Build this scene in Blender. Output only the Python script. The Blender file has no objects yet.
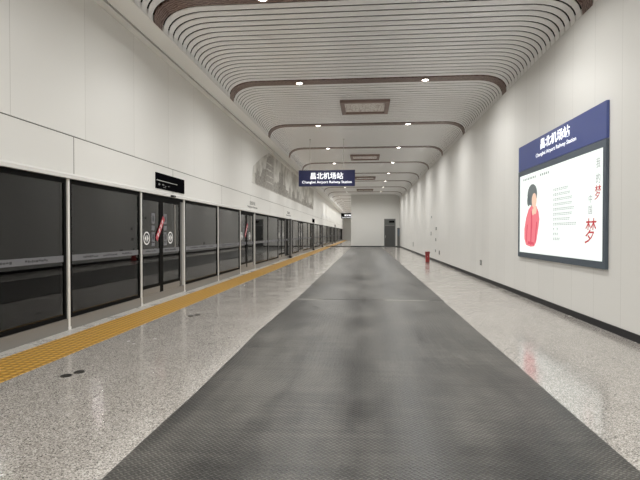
import bpy, bmesh, math, random
from mathutils import Vector, Matrix
random.seed(7)
scene = bpy.context.scene
C = scene.collection
R = math.radians

# ------------------------------------------------------------------ helpers
def mat(name, col, rough=.5, metal=0.0, emit=None, strength=0.0, spec=.5):
    m = bpy.data.materials.new(name); m.use_nodes = True
    b = m.node_tree.nodes['Principled BSDF']
    b.inputs['Base Color'].default_value = (*col, 1)
    b.inputs['Roughness'].default_value = rough
    b.inputs['Metallic'].default_value = metal
    b.inputs['Specular IOR Level'].default_value = spec
    if emit:
        b.inputs['Emission Color'].default_value = (*emit, 1)
        b.inputs['Emission Strength'].default_value = strength
    return m

class NT:
    """tiny node builder"""
    def __init__(s, m): s.t = m.node_tree; s.b = s.t.nodes['Principled BSDF']
    def n(s, kind, **kw):
        x = s.t.nodes.new(kind)
        for k, v in kw.items():
            if k.startswith('i_'):
                key = k[2:]; key = int(key) if key.isdigit() else key.replace('_', ' ')
                x.inputs[key].default_value = v
            else: setattr(x, k, v)
        return x
    def l(s, a, b): s.t.links.new(a, b)
    def coord(s): return s.n('ShaderNodeTexCoord').outputs['Object']
    def mth(s, op, a, b=None, c=None):
        x = s.n('ShaderNodeMath', operation=op)
        for i, v in enumerate((a, b, c)):
            if v is None: continue
            if isinstance(v, (int, float)): x.inputs[i].default_value = v
            else: s.l(v, x.inputs[i])
        return x.outputs[0]
    def ramp(s, fac, stops):
        x = s.n('ShaderNodeValToRGB'); e = x.color_ramp.elements
        while len(e) < len(stops): e.new(.5)
        for q, (p, c) in zip(e, stops): q.position = p; q.color = (*c, 1)
        s.l(fac, x.inputs[0]); return x.outputs[0]
    def mix(s, fac, a, b, blend='MIX'):
        x = s.n('ShaderNodeMix', data_type='RGBA', blend_type=blend)
        for sock, v in ((x.inputs[0], fac), (x.inputs[6], a), (x.inputs[7], b)):
            if isinstance(v, (int, float)): sock.default_value = v
            elif isinstance(v, tuple): sock.default_value = (*v, 1)
            else: s.l(v, sock)
        return x.outputs[2]
    def noise(s, vec, scale, detail=3, rough=.5):
        x = s.n('ShaderNodeTexNoise'); x.inputs['Scale'].default_value = scale
        x.inputs['Detail'].default_value = detail; x.inputs['Roughness'].default_value = rough
        s.l(vec, x.inputs['Vector']); return x.outputs['Fac']
    def scaled(s, vec, sc):
        x = s.n('ShaderNodeMapping'); x.inputs['Scale'].default_value = sc
        s.l(vec, x.inputs['Vector']); return x.outputs[0]
    def xyz(s, vec):
        x = s.n('ShaderNodeSeparateXYZ'); s.l(vec, x.inputs[0]); return x.outputs
    def bump(s, h, strength=.3, dist=.01):
        x = s.n('ShaderNodeBump'); x.inputs['Strength'].default_value = strength
        x.inputs['Distance'].default_value = dist
        s.l(h, x.inputs['Height']); s.l(x.outputs[0], s.b.inputs['Normal'])

def box(bm, x0, x1, y0, y1, z0, z1):
    vs = [bm.verts.new((x, y, z)) for x in (x0, x1) for y in (y0, y1) for z in (z0, z1)]
    for f in ((0, 1, 3, 2), (4, 6, 7, 5), (0, 4, 5, 1), (2, 3, 7, 6), (0, 2, 6, 4), (1, 5, 7, 3)):
        bm.faces.new([vs[i] for i in f])
    return vs

def prism_y(bm, pts, y0, y1):
    a = [bm.verts.new((x, y0, z)) for x, z in pts]; b = [bm.verts.new((x, y1, z)) for x, z in pts]
    n = len(pts); bm.faces.new(a); bm.faces.new(b[::-1])
    for i in range(n): bm.faces.new((a[i], b[i], b[(i + 1) % n], a[(i + 1) % n]))

def extr(bm, pts, O, U, V, d):
    """polygon pts (u,v) on the plane O,U,V given thickness d along U x V"""
    O, U, V = Vector(O), Vector(U), Vector(V); N = U.cross(V).normalized() * d
    a = [bm.verts.new(O + U * u + V * v) for u, v in pts]; b = [bm.verts.new(v.co + N) for v in a]
    n = len(pts); bm.faces.new(b); bm.faces.new(a[::-1])
    for i in range(n): bm.faces.new((a[i], a[(i + 1) % n], b[(i + 1) % n], b[i]))

def cyl(bm, x, y, z0, z1, r, n=20, r1=None):
    r1 = r if r1 is None else r1
    a = [bm.verts.new((x + r * math.cos(2 * math.pi * i / n), y + r * math.sin(2 * math.pi * i / n), z0)) for i in range(n)]
    b = [bm.verts.new((x + r1 * math.cos(2 * math.pi * i / n), y + r1 * math.sin(2 * math.pi * i / n), z1)) for i in range(n)]
    bm.faces.new(a[::-1]); bm.faces.new(b)
    for i in range(n): bm.faces.new((a[i], a[(i + 1) % n], b[(i + 1) % n], b[i]))

def torus_z(bm, x, y, z0, z1, r0, r1, n=24):
    """flat ring between radii r0 (inner) and r1"""
    rings = []
    for r, z in ((r0, z0), (r1, z0), (r1, z1), (r0, z1)):
        rings.append([bm.verts.new((x + r * math.cos(2 * math.pi * i / n), y + r * math.sin(2 * math.pi * i / n), z)) for i in range(n)])
    for k in range(4):
        p, q = rings[k], rings[(k + 1) % 4]
        for i in range(n): bm.faces.new((p[i], p[(i + 1) % n], q[(i + 1) % n], q[i]))

def obj(name, bm, m, parent=None, base=(0, 0, 0), label=None, bevel=0):
    bmesh.ops.recalc_face_normals(bm, faces=bm.faces)
    if parent is not None or base != (0, 0, 0):
        bmesh.ops.translate(bm, verts=bm.verts, vec=-Vector(base))
    me = bpy.data.meshes.new(name); bm.to_mesh(me); bm.free()
    if m: me.materials.append(m)
    o = bpy.data.objects.new(name, me); C.objects.link(o)
    if parent is not None: o.parent = parent
    else: o.location = base
    if label: o['label'] = label
    if bevel:
        b = o.modifiers.new('bevel', 'BEVEL'); b.width = bevel; b.segments = 2; b.limit_method = 'ANGLE'
    return o

def tag(o, label, cat, group=None):
    o['label'] = label; o['category'] = cat
    if group: o['group'] = group
    return o
def thing(name, label, cat, loc, group=None):
    o = bpy.data.objects.new(name, None); o.empty_display_size = .1; C.objects.link(o); o.location = loc
    return tag(o, label, cat, group)
def struct(name, bm, m):
    o = obj(name, bm, m); o['kind'] = 'structure'; return o
def N(): return bmesh.new()

def dup(root, loc, label, group=None, skip=()):
    r = root.copy(); C.objects.link(r); r.location = loc; r['label'] = label
    if group: r['group'] = group
    for ch in list(root.children):
        if ch.name.split('.')[0] in skip: continue
        c = ch.copy(); C.objects.link(c); c.parent = r
        for g in ch.children:
            d = g.copy(); C.objects.link(d); d.parent = c
    return r

def lettering(name, body, m, O, U, V, w, h, parent, base, bold=0.0, depth=.002):
    """text filling a w x h rectangle centred on O, running along U with V up, as a mesh part"""
    cu = bpy.data.curves.new('t', 'FONT'); cu.body = body; cu.size = 1; cu.resolution_u = 3
    cu.offset = bold; cu.extrude = .02
    t = bpy.data.objects.new('t', cu); C.objects.link(t)
    me = bpy.data.meshes.new_from_object(t.evaluated_get(bpy.context.evaluated_depsgraph_get()))
    bpy.data.objects.remove(t); bpy.data.curves.remove(cu)
    xs = [v.co.x for v in me.vertices]; ys = [v.co.y for v in me.vertices]
    cx, cy = (min(xs) + max(xs)) / 2, (min(ys) + max(ys)) / 2
    sx, sy = w / (max(xs) - min(xs)), h / (max(ys) - min(ys))
    O, U, V = Vector(O), Vector(U).normalized(), Vector(V).normalized(); Nn = U.cross(V)
    for v in me.vertices:
        v.co = O + U * ((v.co.x - cx) * sx) + V * ((v.co.y - cy) * sy) + Nn * (v.co.z / .02 * depth * .5) - Vector(base)
    me.materials.clear(); me.materials.append(m); me.name = name
    o = bpy.data.objects.new(name, me); C.objects.link(o); o.parent = parent
    return o

# ------------------------------------------------------------------ dimensions (metres)
XL, XR = -4.72, 3.84           # screen-door plane, right wall
Y0, YE, YF = -9.0, 56.5, 108.0   # wall behind, end wall, far end of the left passage
ZS, ZC = 5.42, 5.87            # springing and flat of the slatted vault
BEAM0, PITCH = 9.10, 5.45
XB = -1.57                     # left edge of the end block

# ------------------------------------------------------------------ materials
M = {}
def seams(m, axis, pitch, width, dark, base, rough=.46, amp=.04, phase=0.0):
    """panelled enamel: joints every pitch metres, tiny tone differences per panel"""
    t = NT(m); co = t.xyz(t.coord()); a = t.mth('ADD', co[axis], phase)
    q = t.mth('DIVIDE', a, pitch); fr = t.mth('FRACT', q); fl = t.mth('FLOOR', q)
    joint = t.mth('LESS_THAN', fr, width / pitch)
    wn = t.n('ShaderNodeTexWhiteNoise', noise_dimensions='1D'); t.l(fl, wn.inputs['W'])
    tone = t.ramp(wn.outputs['Value'], [(0, tuple(c * (1 - amp) for c in base)), (1, tuple(min(1, c * (1 + amp * .4)) for c in base))])
    t.l(t.mix(joint, tone, dark), t.b.inputs['Base Color'])
    t.bump(t.noise(t.scaled(t.coord(), (1, 1, .25)), 1.6, 2), .05, .02)
    return m
WALLC = (.77, .763, .735)
M['wall'] = seams(mat('enamel_panel', WALLC, .42, spec=.35), 1, .9, .008, (.60, .59, .56), WALLC, amp=.03, phase=.2)
M['upper'] = seams(mat('enamel_panel_left', WALLC, .42, spec=.35), 1, 1.8, .010, (.56, .55, .52), WALLC, amp=.03, phase=-.9)
M['fascia'] = seams(mat('fascia_panel', WALLC, .4, spec=.35), 1, 4.215, .022, (.25, .24, .22), WALLC, amp=.02, phase=.68)
M['end'] = mat('end_wall_paint', (.70, .695, .67), .5)
M['white'] = mat('white_trim', (.88, .875, .855), .42)
M['seam'] = mat('dark_seam', (.06, .057, .05), .6)
M['black'] = mat('black_skirting', (.014, .014, .016), .45, spec=.25)
M['void'] = mat('ceiling_void', (.012, .011, .011), .9)
M['steel'] = mat('brushed_steel', (.62, .60, .57), .35, .75)
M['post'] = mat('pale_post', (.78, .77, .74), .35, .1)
M['sill'] = mat('sill_steel', (.225, .215, .20), .4, .3)
M['frame'] = mat('black_frame', (.008, .008, .008), .5, spec=0.02)
M['tunnel'] = mat('tunnel_concrete', (.05, .05, .052), .85)
M['leaf'] = mat('dark_bar', (.03, .03, .032), .35)
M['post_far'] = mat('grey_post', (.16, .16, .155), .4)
M['post_dark'] = mat('dark_column', (.10, .10, .098), .4)

m = mat('ceiling_slat', (.96, .955, .945), .32, .0, spec=1.0); M['slat'] = m

m = mat('bronze_beam', (.16, .10, .08), .38, .35); t = NT(m)
w = t.n('ShaderNodeTexWave', wave_type='BANDS', bands_direction='Y'); w.inputs['Scale'].default_value = 5
w.inputs['Distortion'].default_value = 7; w.inputs['Detail'].default_value = 2; w.inputs['Detail Scale'].default_value = 1.6
t.l(t.scaled(t.coord(), (1, 1, 1)), w.inputs['Vector'])
t.l(t.ramp(w.outputs['Fac'], [(0, (.11, .06, .048)), (.5, (.15, .085, .07)), (.68, (.36, .28, .24)), (.86, (.33, .25, .215)), (1, (.20, .12, .10))]), t.b.inputs['Base Color'])
M['beam'] = m

m = mat('vent_lattice', (.5, .47, .43), .5); t = NT(m)
v = t.n('ShaderNodeTexVoronoi', feature='DISTANCE_TO_EDGE'); v.inputs['Scale'].default_value = 9
t.l(t.coord(), v.inputs['Vector'])
t.l(t.ramp(v.outputs['Distance'], [(0, (.30, .2, .17)), (.025, (.36, .26, .23)), (.05, (.86, .83, .79)), (1, (.90, .87, .83))]), t.b.inputs['Base Color'])
M['lattice'] = m
M['vent_frame'] = mat('vent_frame_bronze', (.27, .19, .165), .42, .1)

# granite floor
def granite(name, lo, mid, hi, rough, joint=True):
    m = mat(name, mid, rough, spec=1.0); m.node_tree.nodes['Principled BSDF'].inputs['IOR'].default_value = 1.65; t = NT(m); co = t.coord()
    v = t.n('ShaderNodeTexVoronoi'); v.inputs['Scale'].default_value = 120; t.l(co, v.inputs['Vector'])
    vh = t.n('ShaderNodeSeparateColor'); t.l(v.outputs['Color'], vh.inputs[0])
    a = t.ramp(vh.outputs[0], [(0, lo), (.24, tuple(x * .72 for x in mid)), (.6, mid), (.85, hi), (1, tuple(min(1, x * 1.15) for x in hi))])
    n2 = t.noise(co, .9, 4, .6)
    a = t.mix(.5, a, t.ramp(n2, [(.3, (.84, .83, .82)), (.7, (1.0, 1.0, 1.0))]), 'MULTIPLY')
    # scuffs and footmarks carried in on the polished slabs
    s = t.noise(t.scaled(co, (1, .7, 1)), 3.2, 5, .62); big = t.noise(co, .35, 2)
    sc = t.mth('MULTIPLY', t.ramp(s, [(.54, (0, 0, 0)), (.68, (1, 1, 1))]), t.ramp(big, [(.42, (0, 0, 0)), (.62, (1, 1, 1))]))
    a = t.mix(t.mth('MULTIPLY', sc, .22), a, (.16, .15, .14))
    if joint:
        x = t.xyz(co)
        jy = t.mth('LESS_THAN', t.mth('FRACT', t.mth('DIVIDE', t.mth('ADD', x[1], .15), 1.2)), .004)
        jx = t.mth('LESS_THAN', t.mth('FRACT', t.mth('DIVIDE', t.mth('ADD', x[0], .45), 1.2)), .004)
        a = t.mix(t.mth('MULTIPLY', t.mth('MAXIMUM', jx, jy), .4), a, (.12, .11, .10))
    t.l(a, t.b.inputs['Base Color'])
    rr = t.n('ShaderNodeMapRange'); t.l(t.noise(co, 1.3, 4, .6), rr.inputs['Value'])
    rr.inputs['From Min'].default_value = .3; rr.inputs['From Max'].default_value = .7
    rr.inputs['To Min'].default_value = rough * .6; rr.inputs['To Max'].default_value = rough * 1.5
    t.l(t.mth('ADD', rr.outputs[0], t.mth('MULTIPLY', sc, .15)), t.b.inputs['Roughness'])
    return m
M['floor'] = granite('polished_granite', (.075, .068, .06), (.42, .39, .357), (.56, .53, .495), .14)
M['edge_floor'] = granite('light_granite_edge', (.30, .29, .27), (.50, .48, .45), (.62, .60, .57), .3, False)

# tactile paving
m = mat('tactile_yellow', (.46, .25, .035), .5); t = NT(m); x = t.xyz(t.coord())
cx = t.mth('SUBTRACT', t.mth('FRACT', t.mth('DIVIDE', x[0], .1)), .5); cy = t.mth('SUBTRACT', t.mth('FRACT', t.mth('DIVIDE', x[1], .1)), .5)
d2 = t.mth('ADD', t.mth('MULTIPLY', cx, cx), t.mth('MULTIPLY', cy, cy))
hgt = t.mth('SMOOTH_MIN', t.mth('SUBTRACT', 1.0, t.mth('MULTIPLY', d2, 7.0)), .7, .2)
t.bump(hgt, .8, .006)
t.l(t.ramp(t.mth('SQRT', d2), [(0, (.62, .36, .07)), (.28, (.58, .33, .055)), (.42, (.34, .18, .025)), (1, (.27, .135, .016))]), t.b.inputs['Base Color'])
M['tactile'] = m

# rubber tread matting
m = mat('rubber_tread', (.06, .06, .058), .42, spec=.5); t = NT(m); co = t.coord(); x = t.xyz(co)
P = .05
def lozenge(ox, oy, ang):
    a = t.mth('SUBTRACT', t.mth('FRACT', t.mth('ADD', t.mth('DIVIDE', x[0], P), ox)), .5)
    b = t.mth('SUBTRACT', t.mth('FRACT', t.mth('ADD', t.mth('DIVIDE', x[1], P), oy)), .5)
    ca, sa = math.cos(ang), math.sin(ang)
    u = t.mth('ADD', t.mth('MULTIPLY', a, ca), t.mth('MULTIPLY', b, sa)); w = t.mth('SUBTRACT', t.mth('MULTIPLY', b, ca), t.mth('MULTIPLY', a, sa))
    u = t.mth('DIVIDE', u, .42); w = t.mth('DIVIDE', w, .15)
    return t.mth('SUBTRACT', 1.0, t.mth('ADD', t.mth('MULTIPLY', u, u), t.mth('MULTIPLY', w, w)))
hh = t.mth('MAXIMUM', t.mth('MAXIMUM', lozenge(0, 0, R(45)), lozenge(.5, .5, R(-45))), 0.0)
t.bump(t.mth('SQRT', hh), 1.0, .012)
n1 = t.noise(t.scaled(co, (1, .45, 1)), 1.1, 5, .62); n2 = t.noise(t.scaled(co, (.5, 7, 1)), 1.6, 4, .6)
n3 = t.noise(t.scaled(co, (1.9, .10, 1)), .9, 2)                      # long tracks worn by trolleys
wear = t.mth('ADD', t.mth('MULTIPLY', n1, .5), t.mth('ADD', t.mth('MULTIPLY', n2, .22), t.mth('MULTIPLY', n3, .28)))
dust_glint = t.ramp(wear, [(.42, (.014, .0135, .012)), (.48, (.032, .031, .028)), (.54, (.066, .063, .057)), (.62, (.105, .10, .09))])
top = t.ramp(wear, [(.43, (.045, .043, .04)), (.58, (.25, .24, .215))])  # lighter raised lozenges, tread glints put into the colour
dust_glint = t.mix(t.mth('MULTIPLY', t.mth('GREATER_THAN', hh, .08), .75), dust_glint, top)
t.l(dust_glint, t.b.inputs['Base Color'])
t.l(t.ramp(wear, [(.40, (.30, .30, .30)), (.62, (.46, .46, .46))]), t.b.inputs['Roughness'])
M['rubber'] = m

# screen glass: tinted and mirror-like by the Fresnel law
m = bpy.data.materials.new('screen_glass'); m.use_nodes = True; nt = m.node_tree; nt.nodes.clear()
o_ = nt.nodes.new('ShaderNodeOutputMaterial'); mx = nt.nodes.new('ShaderNodeMixShader'); tr = nt.nodes.new('ShaderNodeBsdfTransparent')
gl = nt.nodes.new('ShaderNodeBsdfGlossy'); fr = nt.nodes.new('ShaderNodeFresnel')
tr.inputs[0].default_value = (.40, .41, .42, 1); gl.inputs['Roughness'].default_value = .02; gl.inputs[0].default_value = (.95, .95, .95, 1)
fr.inputs[0].default_value = 1.52
nt.links.new(fr.outputs[0], mx.inputs[0]); nt.links.new(tr.outputs[0], mx.inputs[1]); nt.links.new(gl.outputs[0], mx.inputs[2]); nt.links.new(mx.outputs[0], o_.inputs[0])
M['glass'] = m
M['decal_grey'] = mat('grey_film', (.15, .152, .165), .5)
M['decal_ink'] = mat('film_ink', (.03, .032, .035), .6)
M['decal_white'] = mat('white_film', (.80, .80, .80), .5)
M['decal_red'] = mat('red_film', (.48, .05, .07), .5)
M['ink'] = mat('grey_lettering', (.06, .058, .055), .5)

M['blue'] = mat('navy_sign_face', (.018, .022, .085), .35)
M['blue_lit'] = mat('navy_lightbox_face', (.03, .045, .16), .3, emit=(.09, .12, .30), strength=.3)
M['letter_white'] = mat('backlit_white', (.85, .86, .9), .4, emit=(.95, .96, 1.0), strength=.85)
M['slate'] = mat('slate_frame', (.10, .125, .155), .4, .2)
def glow(name, c, k=1.0): return mat(name, tuple(x * .18 for x in c), .6, emit=c, strength=k)
M['paper'] = glow('poster_backlit', (.93, .985, .945), .95)
M['p_grey'] = glow('poster_grey', (.50, .53, .51), .75)
M['p_pale'] = glow('poster_pale_grey', (.46, .50, .48), .6)
M['p_red'] = glow('poster_red', (.62, .06, .07), .75)
M['p_coat'] = glow('poster_coat', (.93, .22, .26), .85)
M['p_coat2'] = glow('poster_coat_fold', (.80, .10, .16), .8)
M['p_skin'] = glow('poster_skin', (.96, .66, .50), .85)
M['p_hair'] = glow('poster_hair', (.22, .25, .25), .6)
M['lamp'] = mat('lamp_lens', (1, 1, 1), .4, emit=(1, .95, .86), strength=22)
M['lamp_ring'] = mat('lamp_ring', (.30, .24, .21), .3, .6)
M['red'] = mat('red_paint', (.30, .028, .03), .35)
M['red_dark'] = mat('red_lid', (.20, .022, .026), .35)
M['plate'] = mat('outlet_plate', (.16, .16, .155), .4)
M['plate_light'] = mat('outlet_insert', (.36, .36, .35), .4)
M['door'] = mat('grey_door', (.075, .076, .075), .42)
M['door_frame'] = mat('grey_door_frame', (.17, .17, .165), .4)
M['door_glass'] = mat('transom_glass', (.13, .135, .13), .12)
M['disc'] = mat('dark_floor_lid', (.045, .042, .038), .4, .5)
M['tape'] = mat('pale_tape', (.55, .54, .48), .6)
M['screen_black'] = mat('unlit_display', (.004, .004, .005), .5, spec=0.0)
M['screen_mark'] = mat('display_marks', (.22, .22, .22), .4)
M['screen_line'] = mat('display_rail', (.55, .55, .53), .4)

m = mat('mural_print', (.6, .58, .54), .4); t = NT(m); co = t.coord()
a = t.noise(t.scaled(co, (1, 3.0, .35)), 2.2, 6, .7); b = t.noise(t.scaled(co, (1, 1, 1)), 1.1, 4, .6)
t.l(t.mix(.55, t.ramp(a, [(.43, (.26, .24, .21)), (.55, (.68, .665, .62))]), t.ramp(b, [(.42, (.30, .285, .25)), (.56, (.70, .69, .65))])), t.b.inputs['Base Color'])
M['mural'] = m
m = mat('mural_ink', (.3, .28, .25), .5); t = NT(m); co = t.coord()
a = t.noise(t.scaled(co, (1, 6, 3)), 2.5, 5, .7)
t.l(t.ramp(a, [(.38, (.15, .135, .12)), (.62, (.46, .44, .40))]), t.b.inputs['Base Color'])
M['mural_ink'] = m

# ------------------------------------------------------------------ the setting
bm = N(); box(bm, XL, XR, Y0, YF, -.2, 0); struct('floor', bm, M['floor'])
bm = N(); box(bm, XL + .02, -4.45, Y0, YF, 0, .004); struct('trim_1', bm, M['edge_floor'])
bm = N(); box(bm, XR, XR + .2, Y0, YE + .2, 0, 6.1); struct('wall_right', bm, M['wall'])
bm = N(); box(bm, XR - .012, XR, Y0, YE, 0, .115); struct('baseboard_right', bm, M['black'])
bm = N(); box(bm, XL - .2, XR + .2, Y0 - .2, Y0, 0, 6.1); struct('wall_back', bm, M['end'])
# end block with its doorway and the far end of the passage
DX0, DX1, DZ = 2.13, 3.40, 3.14
bm = N()
box(bm, XB, DX0, YE, YE + .25, 0, 6.0); box(bm, DX1, XR, YE, YE + .25, 0, 6.0); box(bm, DX0, DX1, YE, YE + .25, DZ, 6.0)
box(bm, XB, XB + .2, YE + .25, YF, 0, 6.0)
struct('wall_end', bm, M['end'])
bm = N(); box(bm, XB - .008, DX0, YE - .012, YE, 0, .10); box(bm, DX1, XR - .012, YE - .012, YE, 0, .10); struct('baseboard_end', bm, M['black'])
bm = N(); box(bm, XL + .3, XB - .008, YE - .05, YE + .03, 0, .10); struct('trim_2', bm, M['seam'])
bm = N(); box(bm, XL - .2, XB + .2, YF, YF + .2, 0, 6.1); struct('wall_far', bm, M['end'])
# left: upper wall, fascia, header ledge, sill, soffit
bm = N(); box(bm, XL - .25, XL, Y0, YF, 3.125, 6.1); struct('wall_left', bm, M['upper'])
bm = N(); box(bm, XL - .25, XL, Y0, YF, 2.50, 3.108); struct('trim_3', bm, M['fascia'])
bm = N(); box(bm, XL - .25, XL - .02, Y0, YF, 3.108, 3.125); struct('trim_4', bm, M['seam'])
bm = N(); prism_y(bm, [(XL - .2, 2.42), (XL + .05, 2.42), (XL + .05, 2.475), (XL, 2.51), (XL - .2, 2.51)], Y0, YF); struct('trim_5', bm, M['end'])
bm = N(); box(bm, XL - .16, XL + .012, Y0, YF, 0, .185); struct('trim_6', bm, M['sill'])
bm = N(); prism_y(bm, [(-3.875, ZS), (-4.44, 5.551), (-4.44, 5.9), (-3.875, 5.9)], Y0, YF)
prism_y(bm, [(-4.50, 5.555), (XL, 5.61), (XL, 5.9), (-4.50, 5.9)], Y0, YF); struct('trim_7', bm, M['white'])
bm = N(); box(bm, -4.50, -4.44, Y0, YF, 5.60, 5.9); struct('trim_8', bm, M['seam'])
bm = N(); box(bm, XL - .2, XL, Y0, 4.25, .185, 2.42); struct('trim_9', bm, M['end'])
# dark track space behind the glass
bm = N(); box(bm, -9.0, -8.8, Y0, YF, -1.2, 5); box(bm, -9, XL - .16, Y0, YF, -1.3, -1.2); box(bm, -9, XL - .25, Y0, YF, 4.8, 5.0)
box(bm, -9, XL - .25, Y0 - .2, Y0, -1.3, 5); box(bm, -9, XL - .25, YF, YF + .2, -1.3, 5); box(bm, XL - .3, XL - .16, Y0, YF, -1.2, 0)
struct('wall_track', bm, M['tunnel'])

# slatted vault
def profile(n=9, dz=0.0):
    L = []
    for i in range(n + 1):
        a = math.pi / 2 * i / n
        L.append((-3.0 - .86 * math.cos(a) ** .8, ZS + (ZC - ZS) * math.sin(a) ** .8 + dz))
    return L + [(3.0 + (-x_ - 3.0) * .97, z) for x_, z in L[::-1]]
PR = profile()
def vault(bm, y0, y1, lift=0.0, th=.012):
    lo = [(x_, z + lift) for x_, z in PR]; hi = [(x_ * 1.0, z + lift + th) for x_, z in PR]
    A = [bm.verts.new((x_, y0, z)) for x_, z in lo]; B = [bm.verts.new((x_, y1, z)) for x_, z in lo]
    A2 = [bm.verts.new((x_, y0, z)) for x_, z in hi]; B2 = [bm.verts.new((x_, y1, z)) for x_, z in hi]
    k = len(lo)
    for i in range(k - 1):
        bm.faces.new((A[i], A[i + 1], B[i + 1], B[i])); bm.faces.new((A2[i], B2[i], B2[i + 1], A2[i + 1]))
        bm.faces.new((A[i], A2[i], A2[i + 1], A[i + 1])); bm.faces.new((B[i], B[i + 1], B2[i + 1], B2[i]))
    bm.faces.new((A[0], B[0], B2[0], A2[0])); bm.faces.new((A[-1], A2[-1], B2[-1], B[-1]))
beams = [BEAM0 + PITCH * k for k in range(-3, 1)] + [14.3, 20.0] + [20.0 + PITCH * k for k in range(1, 17)]
BW, GAP = .40, .060
bm = N()
for b, nb in zip(beams, beams[1:] + [beams[-1] + PITCH]):
    NS = round((nb - b - BW - GAP) / .25); step = (nb - b - BW - GAP) / NS
    for i in range(NS):
        y = b + BW / 2 + GAP + i * step
        if y > YF - .3: break
        vault(bm, y, y + step - GAP)
for f in bm.faces: f.smooth = False
struct('ceiling', bm, M['slat'])
bm = N(); vault(bm, Y0, YF, .12, .03); box(bm, XL, XR, Y0, YF, 6.02, 6.1); struct('ceiling_backing', bm, M['void'])  # black sheet added above the slats so their gaps look dark
k = 10
for b in beams:
    bm = N(); vault(bm, b - BW / 2, b + BW / 2, -.012, .05); struct('trim_%d' % k, bm, M['beam']); k += 1

# ------------------------------------------------------------------ downlights in the beams
ORD = ['first', 'second', 'third', 'fourth', 'fifth', 'sixth', 'seventh', 'eighth', 'ninth', 'tenth', 'eleventh', 'twelfth']
trim_no = iter(range(60, 200))
def downlight(x, y, z, label):
    base = (x, y, z)
    if label: r = thing('downlight', label, 'ceiling light', base, 'downlights in the ceiling beams')
    else: r = None
    bm = N(); cyl(bm, x, y, z - .014, z - .002, .085); l = obj('lens', bm, M['lamp'], r, base) if r else struct('trim_%d' % next(trim_no), bm, M['lamp'])
    bm = N(); torus_z(bm, x, y, z - .022, z + .005, .086, .125); l = obj('ring', bm, M['lamp_ring'], r, base) if r else struct('trim_%d' % next(trim_no), bm, M['lamp_ring'])
POWER = 104
def lamp(x, y, z, p=POWER):
    L = bpy.data.lights.new('downlight_lamp', 'AREA'); L.shape = 'DISK'; L.size = .22; L.energy = p; L.color = (1, .99, .96); L.spread = R(160)
    o = bpy.data.objects.new('downlight_lamp', L); C.objects.link(o); o.location = (x, y, z)
for i, b in enumerate(beams):
    n = i - 3
    if b > YF - 1: continue
    for side, x in (('left', -1.88), ('right', 1.68)):
        if b > YE and side == 'right': continue
        if b > YE: x = -3.0
        lab = None
        if 0 <= n and not (n == 0 and side == 'right') and b < YE:
            lab = '%s downlight on the %s brown ceiling beam from the camera' % (side, ORD[n])
        downlight(x, b, ZC - .012, lab)
        lamp(x, b, ZC - .045, POWER * ((.72, .8, .9)[n + 3] if n < 0 else 1))

# ------------------------------------------------------------------ ceiling vents
def vent(yc, label):
    base = (0, yc, ZC); r = thing('ceiling_vent', label, 'vent', base, 'bronze framed ceiling vents')
    x0, x1, y0, y1, fw = -.82, .80, yc - .84, yc + .84, .14
    bm = N(); box(bm, x0, x1, y0, y0 + fw, ZC - .09, ZC - .001); box(bm, x0, x1, y1 - fw, y1, ZC - .09, ZC - .001)
    box(bm, x0, x0 + fw, y0 + fw, y1 - fw, ZC - .09, ZC - .001); box(bm, x1 - fw, x1, y0 + fw, y1 - fw, ZC - .09, ZC - .001)
    obj('frame', bm, M['vent_frame'], r, base)
    bm = N(); box(bm, x0 + fw, x1 - fw, y0 + fw, y1 - fw, ZC - .03, ZC - .002); obj('lattice', bm, M['lattice'], r, base)
for yc, q in ((17.15, 'nearest of four, between the second and third beams'), (28.5, 'second from the camera'), (39.3, 'third from the camera'), (50.1, 'farthest of four, close to the end wall')):
    vent(yc, 'bronze framed ceiling vent with pale lattice, ' + q)

# ------------------------------------------------------------------ matting, tactile strip and floor fittings
def runner(name, y0, y1, edges, label):
    bm = N(); n = len(edges); T = .008
    L = [(l, y) for y, l, r_ in edges]; Rr = [(r_, y) for y, l, r_ in edges]
    lo = [[bm.verts.new((x, y, z)) for x, y in L] for z in (.0005, T)]; hi = [[bm.verts.new((x, y, z)) for x, y in Rr] for z in (.0005, T)]
    for i in range(n - 1):
        bm.faces.new((lo[1][i], hi[1][i], hi[1][i + 1], lo[1][i + 1])); bm.faces.new((lo[0][i], lo[0][i + 1], hi[0][i + 1], hi[0][i]))
        bm.faces.new((lo[0][i], lo[1][i], lo[1][i + 1], lo[0][i + 1])); bm.faces.new((hi[0][i], hi[0][i + 1], hi[1][i + 1], hi[1][i]))
    for i in (0, n - 1): bm.faces.new((lo[0][i], hi[0][i], hi[1][i], lo[1][i]))
    o = obj(name, bm, M['rubber']); tag(o, label, 'mat', 'rubber runner mats'); return o
e1 = []
y = -2.0
while y < 11.5:
    wob = .012 * math.sin(y * 3.1) + .016 * math.sin(y * 1.3 + 1)
    l = -1.635 + wob * .3 - max(0, .03 - abs(y - 7.6) * .012)
    e1.append((y, l, 1.768 + .004 * math.sin(y * 1.9 + 2)))
    y += .3
e1.append((11.56, -1.595, 1.77))
runner('rubber_mat', 0, 0, e1, 'dark grey ribbed rubber runner mat in the foreground, nearer of two')
e2 = [(11.59, -1.60, 1.785)] + [(yy, -1.60 + .1 * (yy - 11.6) / 42 + .005 * math.sin(yy * 1.1), 1.785 + .03 * (yy - 11.6) / 42 + .004 * math.sin(yy)) for yy in range(13, 55, 2)] + [(56.3, -1.49, 1.82)]
runner('rubber_mat', 0, 0, e2, 'dark grey rubber runner mat running on to the end wall, beyond the pale tape')
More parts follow.
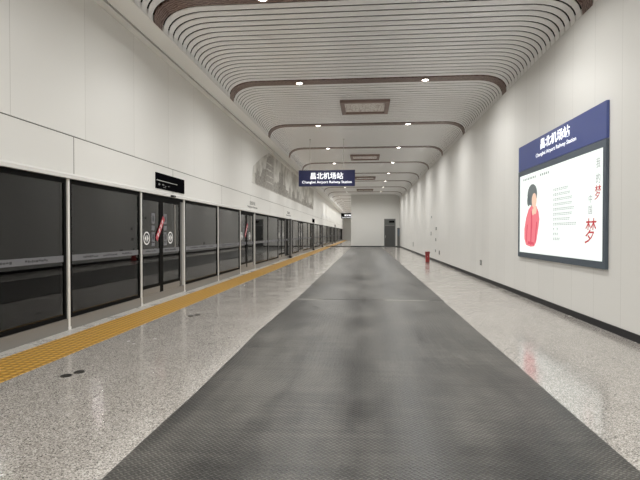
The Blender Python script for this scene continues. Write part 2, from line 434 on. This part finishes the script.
for x0, x1, q in ((-1.58, -.95, 'left'), (.45, 1.45, 'right')):
    bm = N(); extr(bm, [(x0, 11.55), (x1, 11.55 - (.07 if q == 'left' else .03)), (x1, 11.578 - (.07 if q == 'left' else .03)), (x0, 11.585)], (0, 0, .0085), (1, 0, 0), (0, 1, 0), .0015)
    tag(obj('floor_tape', bm, M['tape']), 'pale strip of tape across the joint of the rubber mats, %s piece' % q, 'tape', 'tape strips on the mat joint')
bm = N(); box(bm, -4.45, -3.75, -2, YF - .5, 0, .006)
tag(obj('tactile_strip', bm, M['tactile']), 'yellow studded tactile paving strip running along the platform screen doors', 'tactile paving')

def floor_lid(x, y, r, label):
    base = (x, y, 0); t_ = thing('floor_drain_cover', label, 'floor cover', base, 'round lids in the granite floor')
    bm = N(); cyl(bm, x, y, 0, .005, r, 28); obj('lid', bm, M['disc'], t_, base)
    bm = N(); torus_z(bm, x, y, 0, .008, r, r * 1.13, 28); obj('rim', bm, M['disc'], t_, base)
floor_lid(-3.225, 5.13, .050, 'round dark floor lid nearest the camera, nearer of its touching pair')
floor_lid(-3.165, 5.28, .050, 'round dark floor lid nearest the camera, farther of its touching pair')
floor_lid(-3.235, 9.05, .048, 'round dark floor lid opposite the first sliding door, left of its pair')
floor_lid(-3.15, 9.18, .048, 'round dark floor lid opposite the first sliding door, right of its pair')

# ------------------------------------------------------------------ platform screens on the left
PX = XL                      # face of the glass line
PER = 8.43
GP = 'fixed glass screen panels along the track'
DP = 'sliding platform screen doors'
PP = 'slim steel posts between the screen panels'
U_, V_ = Vector((0, 1, 0)), Vector((0, 0, 1))
ZB, ZT = .19, 2.415

def band(parent, base, y0, y1, x, words):
    bm = N(); box(bm, x, x + .002, y0, y1, 1.095, 1.195); obj('film_band', bm, M['decal_grey'], parent, base, 'grey film band across the glass')
    bm = N()
    for a, b in words:                      # the tiny unreadable print on the band
        y = a
        while y < b - .03:
            d = random.uniform(.025, .06)
            box(bm, x + .002, x + .003, y, min(b, y + d), 1.125 + random.uniform(0, .012), 1.15 + random.uniform(0, .018)); y += d + .012
    obj('band_print', bm, M['decal_ink'], parent, base)

def screen_panel(w, label, name='glass_screen'):
    base = (PX, 0, 0); r = thing(name, label, 'glass panel', base, GP)
    F = .055
    bm = N()
    for a in ((0, F, ZB, ZT), (w - F, w, ZB, ZT), (F, w - F, ZB, ZB + .06), (F, w - F, ZT - .075, ZT)): box(bm, PX - .05, PX, a[0], a[1], a[2], a[3])
    obj('frame', bm, M['frame'], r, base)
    bm = N(); box(bm, PX - .03, PX - .016, F, w - F, ZB + .06, ZT - .075); obj('glass_pane', bm, M['glass'], r, base)
    band(r, base, F, w - F, PX - .0155, ((w * .16, w * .36), (w * .42, w * .62), (w * .70, w * .86)))
    return r

def screen_door(label):
    """double leaf door, 2.52 wide, with lintel, kick plates, film and stickers"""
    base = (PX, 0, 0); r = thing('screen_door', label, 'sliding door', base, DP); w = 2.52
    bm = N(); box(bm, PX - .06, PX + .004, .05, w - .075, ZT - .07, ZT); obj('lintel', bm, M['frame'], r, base)
    bm = N(); box(bm, PX - .10, PX - .03, w - .24, w - .08, .2, ZT - .07); obj('side_jamb', bm, M['post_dark'], r, base)
    bm = N(); box(bm, PX - .16, PX + .03, .05, w - .075, 0, .03); obj('threshold', bm, M['steel'], r, base)
    for s, (a, b) in enumerate(((.052, 1.05), (1.10, w - .26))):
        bm = N()
        fl, fr_ = (.045, .08) if s == 0 else (.07, .045)
        for q in ((a, a + fl, .03, ZT - .07), (b - fr_, b + (.02 if s == 0 else 0), .03, ZT - .07), (a + fl, b - fr_, .33, .40), (a + fl, b - fr_, ZT - .15, ZT - .07)):
            box(bm, PX - .045, PX - .005, *q)
        if s == 1: box(bm, PX - .045, PX - .004, a - .03, a, .03, ZT - .07)
        lf = obj('door_leaf', bm, M['frame'], r, base)
        bm = N(); box(bm, PX - .03, PX - .018, a + fl, b - fr_, .40, ZT - .15); obj('glass_pane', bm, M['glass'], lf, base)
        bm = N(); box(bm, PX - .04, PX - .002, a + fl, b - fr_, .03, .33); obj('kick_plate', bm, M['sill'], lf, base, 'pale steel kick plate')
        band(lf, base, a + fl, b - fr_, PX - .0175, ((a + .2, a + .45), (a + .5, b - .25)))
        # round arrow sticker
        xc = PX - .0175; cy = (.31, 1.64)[s]; cz = 1.435
        bm = N(); n = 26; ring = []
        for rr in (.122, .152):
            ring.append([(cy + rr * 1.05 * math.cos(2 * math.pi * i / n), cz + rr * .95 * math.sin(2 * math.pi * i / n)) for i in range(n)])
        for i in range(n):
            j = (i + 1) % n
            extr(bm, [ring[0][i], ring[1][i], ring[1][j], ring[0][j]], (xc, 0, 0), U_, V_, .0015)
        for dx in (-1, 1):
            extr(bm, [(cy + dx * .018, cz - .085), (cy + dx * .018, cz + .085), (cy + dx * .10, cz)][::dx], (xc, 0, 0), U_, V_, .0015)
        obj('arrow_sticker', bm, M['decal_white'], lf, base, 'white round sticker with two arrows')
        bm = N(); y0 = (.56, 1.24)[s]
        for z0, z1 in ((1.26, 1.33), (1.35, 1.57), (1.61, 1.72), (1.76, 2.0)): box(bm, xc, xc + .0015, y0, y0 + .17, z0, z1)
        obj('notice_sticker', bm, M['decal_grey'], lf, base)
        bm = N()
        for z0, z1 in ((1.40, 1.52), (1.81, 1.94)):
            box(bm, xc + .0015, xc + .0025, y0 + .055, y0 + .115, z0, z1); box(bm, xc + .0015, xc + .0025, y0 + .035, y0 + .135, z0 + .045, z0 + .06)
        obj('notice_print', bm, M['decal_ink'], lf, base)
        if s == 1:
            bm = N(); box(bm, PX - .016, PX - .002, 1.905, 1.93, 1.2, 2.25); obj('grip_bar', bm, M['steel'], lf, base, 'slim pale vertical bar')
    # red ribbon sticker over the meeting edges
    d = Vector((0, .42, .50)).normalized(); p = Vector((0, -d.z, d.y))
    bm = N(); extr(bm, [(0, 0), (.66, 0), (.66, .13), (0, .13)], (PX + .001, .83, 1.36), d, p, .002); obj('ribbon_sticker', bm, M['decal_red'], r, base, 'red diagonal ribbon sticker')
    bm = N()
    for i in range(4):
        u = .09 + i * .13
        extr(bm, [(u, .03), (u + .07, .03), (u + .07, .05), (u, .05)], (PX + .0035, .83, 1.36), d, p, .001)
        extr(bm, [(u + .02, .06), (u + .09, .06), (u + .09, .10), (u + .02, .10)], (PX + .0035, .83, 1.36), d, p, .001)
    obj('ribbon_print', bm, M['decal_white'], r, base)
    return r

def steel_post(label, wide, mk='post'):
    base = (PX, 0, 0); r = thing('screen_post', label, 'post', base, PP)
    bm = N(); box(bm, PX - .06, PX + .014, -wide / 2, wide / 2, 0, 2.42); obj('shaft', bm, M[mk], r, base)
    bm = N(); box(bm, PX - .02, PX + .022, -wide / 2 - .01, wide / 2 + .01, 0.0, .05); obj('foot', bm, M[mk], r, base)
    return r

def nth(k): return ORD[k]
dr = None; protos = {}
for k in range(0, 11):
    yd = 10.20 + PER * k              # left side of door k
    dn = 'nearest the camera' if k == 0 else '%s from the camera' % nth(k)
    # panels before the door: far one ends at the door
    y1, y2, y3 = yd - PER + 2.52, yd - 2.87 + (.26 if k == 0 else 0), yd
    q1 = 'fixed dark glass screen panel at the left edge of the picture' if k == 0 else 'fixed dark glass screen panel just past the %s sliding screen door' % nth(k - 1)
    q2 = 'fixed dark glass screen panel just before the %s sliding screen door' % nth(k)
    a, b = screen_panel(y2 - y1 - .125, q1), screen_panel(y3 - y2 - .10, q2)
    a.location.y = y1 + .075; b.location.y = y2 + .05
    if yd < YF - 4:
        dl = ('double sliding glass screen door with red ribbon, %s' % dn) if k < 2 else ('double sliding glass screen door, %s along the platform' % nth(k))
        if dr is None: dr = screen_door(dl); dr.location.y = yd
        else: dup(dr, (PX, yd, 0), dl, DP, () if k < 2 else ('ribbon_sticker', 'ribbon_print'))
    for yy, w, q in ((y2, .055, 'slim steel post between the two fixed panels before the %s screen door' % nth(k)), (y3, .05, 'slim steel post at the near side of the %s screen door' % nth(k)), (y3 + 2.52, .07, 'steel post at the far side of the %s screen door' % nth(k))):
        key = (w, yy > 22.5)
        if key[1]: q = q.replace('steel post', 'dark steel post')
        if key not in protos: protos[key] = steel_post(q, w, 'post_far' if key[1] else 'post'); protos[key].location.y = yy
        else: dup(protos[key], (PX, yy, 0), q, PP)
# dark columns standing in front of the glass farther on
for yy, q in ((30.85, 'nearest of them'), (44.9, 'second of them'), (54.3, 'third of them'), (70.4, 'fourth of them'), (77.3, 'farthest of them')):
    base = (PX + .09, yy, 0); r = thing('dark_column', 'dark grey square column in front of the far glass screens, ' + q, 'column', base, 'dark columns by the glass screens')
    bm = N(); box(bm, PX + .045, PX + .16, yy - .22, yy + .22, 0.03, 2.42); obj('shaft', bm, M['post_dark'], r, base)
    bm = N(); box(bm, PX + .04, PX + .175, yy - .25, yy + .25, 0, .12); obj('plinth', bm, M['black'], r, base)

# fascia displays, sensor and printed station name
def display(yc, z0, z1, w, label, marks=True):
    base = (PX, yc, (z0 + z1) / 2); r = thing('fascia_display', label, 'display', base, 'black displays on the fascia')
    bm = N(); box(bm, PX - .002, PX + .02, yc - w / 2, yc + w / 2, z0, z1); obj('housing', bm, M['screen_black'], r, base)
    if marks:
        zm = z0 + (z1 - z0) * .50
        bm = N(); extr(bm, [(yc - w * .48, zm), (yc + w * .22, zm + .0), (yc + w * .22, zm + .012), (yc - w * .48, zm + .018)], (PX + .02, 0, 0), U_, V_, .002); obj('rail', bm, M['screen_line'], r, base)
        bm = N()
        for a, c, ww, h_ in ((-.43, .22, .06, .12), (-.31, .26, .07, .07), (-.22, .20, .05, .05), (-.12, .24, .06, .04), (-.28, .12, .10, .03)):
            extr(bm, [(yc + w * a, z0 + (z1 - z0) * c), (yc + w * (a + ww), z0 + (z1 - z0) * c), (yc + w * (a + ww * .8), z0 + (z1 - z0) * (c + h_)), (yc + w * (a + .01), z0 + (z1 - z0) * (c + h_))], (PX + .02, 0, 0), U_, V_, .002)
        obj('screen_marks', bm, M['screen_mark'], r, base)
display(11.82, 2.57, 2.93, 1.78, 'unlit black display set in the fascia above the nearest sliding screen door')
display(45.6, 2.45, 2.85, 2.0, 'small far black display on the fascia above the fifth screen door', False)
display(79.0, 2.45, 2.85, 2.0, 'tiny farthest black display on the fascia along the platform', False)
base = (PX + .05, 11.8, 2.44); r = thing('door_sensor', 'small black sensor on the header ledge under the nearest display', 'sensor', base)
bm = N(); box(bm, PX + .045, PX + .10, 11.7, 11.92, 2.425, 2.465); obj('body', bm, M['frame'], r, base, bevel=.006)
bm = N(); box(bm, PX + .10, PX + .104, 11.76, 11.86, 2.433, 2.455); obj('lens', bm, M['screen_mark'], r, base)
for yc, q in ((20.75, 'above the second screen door'), (30.7, 'above the nearest dark column')):
    base = (PX, yc, 2.7); r = thing('fascia_lettering', 'grey printed station name on the white fascia ' + q, 'lettering', base, 'station names printed on the fascia')
    lettering('chinese_name', '昌北机场站', M['ink'], (PX + .0005, yc, 2.80), U_, V_, 1.0, .16, r, base, .01)
    lettering('english_name', 'Changbei Airport Railway Station', M['ink'], (PX + .0005, yc, 2.63), U_, V_, 1.85, .10, r, base, .01)
base = (XL, 62, 3.5); r = thing('wall_lettering', 'white station name on the upper left wall far down the passage', 'lettering', base)
lettering('chinese_name', '昌北机场站', M['decal_white'], (XL + .002, 61, 3.60), U_, V_, 12, .24, r, base, .03, .02)
lettering('english_name', 'Changbei Airport Railway Station', M['decal_white'], (XL + .002, 65, 3.36), U_, V_, 22, .12, r, base, .03, .02)

# ------------------------------------------------------------------ mural on the upper left wall
base = (XL, 33, 3.7); r = thing('wall_mural', 'long grey line-work city skyline mural on the upper left wall', 'mural', base)
bm = N(); extr(bm, [(20.6, 3.66), (45.6, 3.68), (45.6, 5.50), (24.4, 5.50), (22.6, 5.0), (20.9, 4.4)], (XL, 0, 0), U_, V_, .012); obj('backing', bm, M['mural'], r, base)
bm = N()
rnd = random.Random(3)
y = 21.2
while y < 45.3:
    w = rnd.uniform(.22, .75); h_ = rnd.uniform(.12, .55) * (1.25 if y < 33 else .9)
    if rnd.random() < .2: h_ += rnd.uniform(.2, .6)
    z0 = 3.70
    if rnd.random() < .35: pts = [(y, z0), (y + w, z0), (y + w, z0 + h_), (y + w * .5, z0 + h_ + w * .5), (y, z0 + h_)]
    elif rnd.random() < .5: pts = [(y, z0), (y + w, z0), (y + w, z0 + h_ * .7), (y + w * .6, z0 + h_ * .7), (y + w * .6, z0 + h_), (y, z0 + h_)]
    else: pts = [(y, z0), (y + w, z0), (y + w, z0 + h_), (y, z0 + h_)]
    if pts[1][0] < 45.5: extr(bm, pts, (XL + .012, 0, 0), U_, V_, .006)
    y += w * rnd.uniform(.8, 1.35)
obj('skyline', bm, M['mural_ink'], r, base, 'dark low rooftops along the lower edge')
bm = N()
extr(bm, [(23.0, 3.70), (25.6, 3.70), (25.5, 4.9), (25.25, 5.22), (24.8, 5.34), (24.3, 5.34), (23.9, 5.2), (23.65, 4.9)], (XL + .018, 0, 0), U_, V_, .006)
extr(bm, [(21.9, 3.70), (23.0, 3.70), (23.2, 4.3), (22.9, 4.6), (22.4, 4.2)], (XL + .018, 0, 0), U_, V_, .006)
obj('tower', bm, M['mural_ink'], r, base, 'tall round-topped tower')
bm = N()
for zz in (4.0, 4.3, 4.6, 4.9): extr(bm, [(23.55, zz), (25.45, zz), (25.3, zz + .06), (23.75, zz + .06)], (XL + .024, 0, 0), U_, V_, .004)
obj('tower_storeys', bm, M['mural'], r, base, 'pale storey lines of the tower')

# ------------------------------------------------------------------ hanging station signs
def hanging_sign(x0, x1, y, z0, z1, label, m_face, zh=ZC):
    base = ((x0 + x1) / 2, y, z0); r = thing('hanging_sign', label, 'sign', base)
    bm = N(); box(bm, x0, x1, y - .07, y + .07, z0, z1); obj('panel', bm, m_face, r, base, bevel=.01)
    for f in (.2, .8):
        bm = N(); cyl(bm, x0 + (x1 - x0) * f, y, z1 - .01, zh, .013, 10); obj('rod', bm, M['steel'], r, base)
        bm = N(); cyl(bm, x0 + (x1 - x0) * f, y, zh - .03, zh, .04, 14); obj('ceiling_plate', bm, M['steel'], r, base)
    return r, base
r, base = hanging_sign(-3.05, -.46, 23.0, 3.70, 4.44, 'navy blue hanging sign with the white station name', M['blue'])
UX = Vector((1, 0, 0))
lettering('chinese_name', '昌北机场站', M['letter_white'], (-1.75, 22.93, 4.175), UX, V_, 1.50, .31, r, base, .014)
lettering('english_name', 'Changbei Airport Railway Station', M['letter_white'], (-1.75, 22.93, 3.875), UX, V_, 2.28, .155, r, base, .010)
r, base = hanging_sign(-2.95, -1.62, 62.0, 3.35, 4.0, 'far dark hanging sign at the end block\'s left edge, partly hidden', M['frame'])
lettering('chinese_name', '昌北机场站', M['letter_white'], (-2.1, 61.93, 3.74), UX, V_, .85, .24, r, base, .03)
lettering('english_name', 'Changbei Airport Railway Station', M['letter_white'], (-2.28, 61.93, 3.46), UX, V_, 1.2, .12, r, base, .03)

# ------------------------------------------------------------------ backlit poster box on the right wall
base = (XR, 10.61, .97); r = thing('poster_lightbox', 'large backlit poster box with navy name header on the right wall', 'lightbox', base)
y0, y1, z0, z1, zh = 8.29, 12.82, .97, 3.65, 3.045
bm = N(); box(bm, XR - .045, XR - .001, y0, y1, zh + .012, z1); obj('header', bm, M['blue_lit'], r, base, 'navy blue header panel')
bm = N()
for a in ((y0, y1, z0, 1.09), (y0, y1, 2.925, zh), (y0, y0 + .10, 1.09, 2.925), (y1 - .10, y1, 1.09, 2.925)): box(bm, XR - .05, XR - .001, *a)
obj('frame', bm, M['slate'], r, base, 'slate grey frame')
bm = N(); box(bm, XR - .04, XR - .002, y0 + .10, y1 - .10, 1.09, 2.925); po = obj('poster', bm, M['paper'], r, base)
UY = Vector((0, -1, 0))
lettering('chinese_name', '昌北机场站', M['letter_white'], (XR - .045, 10.50, 3.475), UY, V_, 1.56, .23, r, base, .022)
lettering('english_name', 'Changbei Airport Railway Station', M['letter_white'], (XR - .045, 10.50, 3.255), UY, V_, 2.14, .105, r, base, .012)
XP = XR - .04
def print_(name, polys, m_, lift=0, label=None):
    """flat printed areas on the poster; polys are lists of (Y,z)"""
    bm = N()
    for p in polys: extr(bm, [(-(yy - .09), z) for yy, z in p], (XP - lift, 0, 0), UY, V_, .0012)
    return obj(name, bm, m_, po, base, label)
def ell(cy, cz, a, b, n=22, f=lambda t: 1): return [(cy - a * f(t_) * math.cos(t_), cz + b * f(t_) * math.sin(t_)) for t_ in [2 * math.pi * i / n for i in range(n)]]
coat = [(12.45, 1.42), (12.32, 1.27), (12.0, 1.235), (11.75, 1.25), (11.62, 1.35), (11.5, 1.62), (11.42, 1.85), (11.48, 2.02), (11.62, 2.15), (11.9, 2.2), (12.15, 2.1), (12.33, 1.9), (12.45, 1.65)]
print_('coat_print', [coat], M['p_coat'], 0, 'red padded coat')
print_('coat_folds', [[(12.02, 1.28), (11.96, 1.26), (11.88, 1.7), (11.9, 2.05), (11.97, 2.05)], [(11.72, 1.32), (11.66, 1.36), (11.56, 1.8), (11.62, 1.8)], [(12.33, 1.35), (12.28, 1.33), (12.2, 1.75), (12.27, 1.75)], [(12.2, 1.30), (11.75, 1.28), (11.78, 1.34), (12.18, 1.36)]], M['p_coat2'], .0014)
print_('hair_print', [ell(11.90, 2.42, .33, .245), ell(12.14, 2.3, .11, .13)], M['p_hair'], .0014, 'dark grey hair')
print_('face_print', [ell(11.76, 2.28, .16, .17), ell(11.70, 2.07, .10, .10), ell(11.83, 2.03, .07, .08)], M['p_skin'], .003, 'pale face and hands')
rows = []
for i in range(11):
    z = 2.42 - i * .0985; n = (8, 9, 10, 10, 11, 10, 9, 12, 3, 3, 4)[i]
    for k in range(n):
        if i == 8 and k == 1: continue
        yy = 10.62 - k * .094
        rows += [[(yy, z - .026), (yy - .055, z - .026), (yy - .055, z - .012), (yy, z - .012)], [(yy - .008, z + .002), (yy - .062, z + .002), (yy - .055, z + .026), (yy - .012, z + .018)]]
print_('verse_print', rows, M['p_pale'], 0, 'rows of small grey print')
rows = []
for k in range(15):
    yy = 12.55 - k * .115
    if k in (8, 9): continue
    rows.append([(yy, 2.79), (yy - .07, 2.79), (yy - .06, 2.845), (yy - .01, 2.84)])
print_('heading_print', rows, M['p_pale'])
for body, yy, zz, s, m_ in (('我', 8.67, 2.70, .15, 'p_grey'), ('的', 8.67, 2.45, .15, 'p_grey'), ('梦', 8.68, 2.22, .22, 'p_red'), ('中', 8.95, 2.13, .13, 'p_grey'), ('国', 8.95, 1.94, .13, 'p_grey')):
    lettering('poster_lettering', body, M[m_], (XP - .001, yy - .10, zz), UY, V_ + UY * (.12 if m_ == 'p_red' else 0), s, s * 1.1, po, base, .0)
lettering('poster_lettering', '梦', M['p_red'], (XP - .001, 8.84, 1.585), UY, V_ + UY * .18, .40, .44, po, base, .0)

# ------------------------------------------------------------------ end wall door, corner board, fire box, outlets
base = ((DX0 + DX1) / 2, YE, 0)
r = thing('end_door', 'dark grey door with transom window in the pale end wall', 'door', base)
bm = N(); box(bm, DX0, DX0 + .08, YE - .02, YE + .12, 0, DZ); box(bm, DX1 - .08, DX1, YE - .02, YE + .12, 0, DZ); box(bm, DX0, DX1, YE - .02, YE + .12, DZ - .08, DZ); box(bm, DX0, DX1, YE - .02, YE + .12, 2.36, 2.46)
obj('frame', bm, M['door_frame'], r, base)
bm = N(); box(bm, DX0 + .08, DX1 - .08, YE + .02, YE + .07, .01, 2.36); lf = obj('leaf', bm, M['door'], r, base)
bm = N(); box(bm, DX0 + .14, DX0 + .17, YE - .03, YE + .02, 1.0, 1.3); obj('handle', bm, M['steel'], lf, base)
bm = N(); box(bm, DX0 + .08, DX1 - .08, YE + .03, YE + .05, 2.46, DZ - .08); obj('transom_pane', bm, M['door_glass'], r, base)
bm = N(); box(bm, DX0 + .55, DX1 - .12, YE + .01, YE + .028, 2.7, 2.92); obj('transom_grille', bm, M['frame'], r, base)
base = (3.62, 54.6, 0); r = thing('standing_board', 'narrow dark standing board in the far right corner beside the end door', 'board', base)
bm = N(); box(bm, 3.47, 3.74, 54.5, 54.62, .04, 2.1); obj('board', bm, M['post_dark'], r, base)
bm = N(); box(bm, 3.5, 3.71, 54.49, 54.5, 1.2, 2.0); obj('face', bm, M['slate'], r, base)
bm = N(); box(bm, 3.42, 3.79, 54.4, 54.72, 0, .04); obj('base', bm, M['black'], r, base)

base = (3.26, 26.6, 0); r = thing('fire_extinguisher_box', 'red fire extinguisher box standing on the floor by the right wall', 'fire box', base)
bm = N(); box(bm, 3.16, 3.36, 26.5, 26.72, .02, .47); bd = obj('body', bm, M['red'], r, base, bevel=.008)
bm = N(); box(bm, 3.255, 3.265, 26.494, 26.5, .05, .45); obj('door_gap', bm, M['black'], bd, base)
bm = N(); box(bm, 3.25, 3.27, 26.485, 26.5, .30, .34); obj('latch', bm, M['steel'], bd, base)
bm = N(); box(bm, 3.145, 3.375, 26.48, 26.74, .47, .575); obj('lid', bm, M['red_dark'], r, base, bevel=.01)
bm = N(); box(bm, 3.17, 3.35, 26.51, 26.71, 0, .02); obj('foot', bm, M['black'], r, base)

def outlet(yc, zc, w, h_, label):
    base = (XR, yc, zc); r = thing('wall_outlet', label, 'wall outlet', base, 'outlet boxes on the right wall')
    bm = N(); box(bm, XR - .015, XR, yc - w / 2, yc + w / 2, zc - h_ / 2, zc + h_ / 2); obj('plate', bm, M['plate'], r, base, bevel=.004)
    bm = N(); box(bm, XR - .02, XR - .015, yc - w * .3, yc + w * .3, zc - h_ * .28, zc + h_ * .28); obj('insert', bm, M['plate_light'], r, base)
outlet(17.03, .57, .20, .17, 'grey wall outlet nearest the camera, low on the right wall past the poster')
outlet(26.35, .54, .36, .20, 'low dark wall outlet near the fire box, largest of the cluster')
outlet(27.75, .58, .22, .14, 'low dark wall outlet near the fire box, left of the largest one')
outlet(27.65, 1.19, .26, .15, 'dark wall outlet above the fire box at waist height')
outlet(29.6, 1.52, .30, .22, 'dark wall outlet left of the vertical row above the fire box')
outlet(27.55, 1.79, .26, .16, 'dark wall outlet topmost in the vertical row above the fire box')
outlet(29.4, 2.47, .22, .12, 'small high wall outlet far above the fire box')
outlet(40.5, .65, .3, .35, 'small low wall outlet far along the right wall toward the end door')

# ------------------------------------------------------------------ world, camera, view
wd = bpy.data.worlds.new('world'); scene.world = wd; wd.use_nodes = True
wd.node_tree.nodes['Background'].inputs[0].default_value = (.5, .5, .5, 1); wd.node_tree.nodes['Background'].inputs[1].default_value = .05
cam = bpy.data.cameras.new('camera'); co = bpy.data.objects.new('camera', cam); C.objects.link(co)
cam.sensor_width = 36; cam.lens = 36 * 500 / 640; cam.clip_end = 300; cam.clip_start = .05
co.location = (0, 0, 1.55)
co.rotation_euler = (R(90) - math.atan(7 / 500), 0, math.atan(45 / 500))
scene.camera = co
scene.cycles.max_bounces = 20; scene.cycles.diffuse_bounces = 16; scene.cycles.glossy_bounces = 4; scene.cycles.transparent_max_bounces = 12
scene.cycles.sample_clamp_indirect = 0
scene.cycles.use_denoising = True
vs = scene.view_settings
vs.view_transform = 'Standard'; vs.look = 'None'; vs.exposure = 0; vs.gamma = 1; vs.use_curve_mapping = False
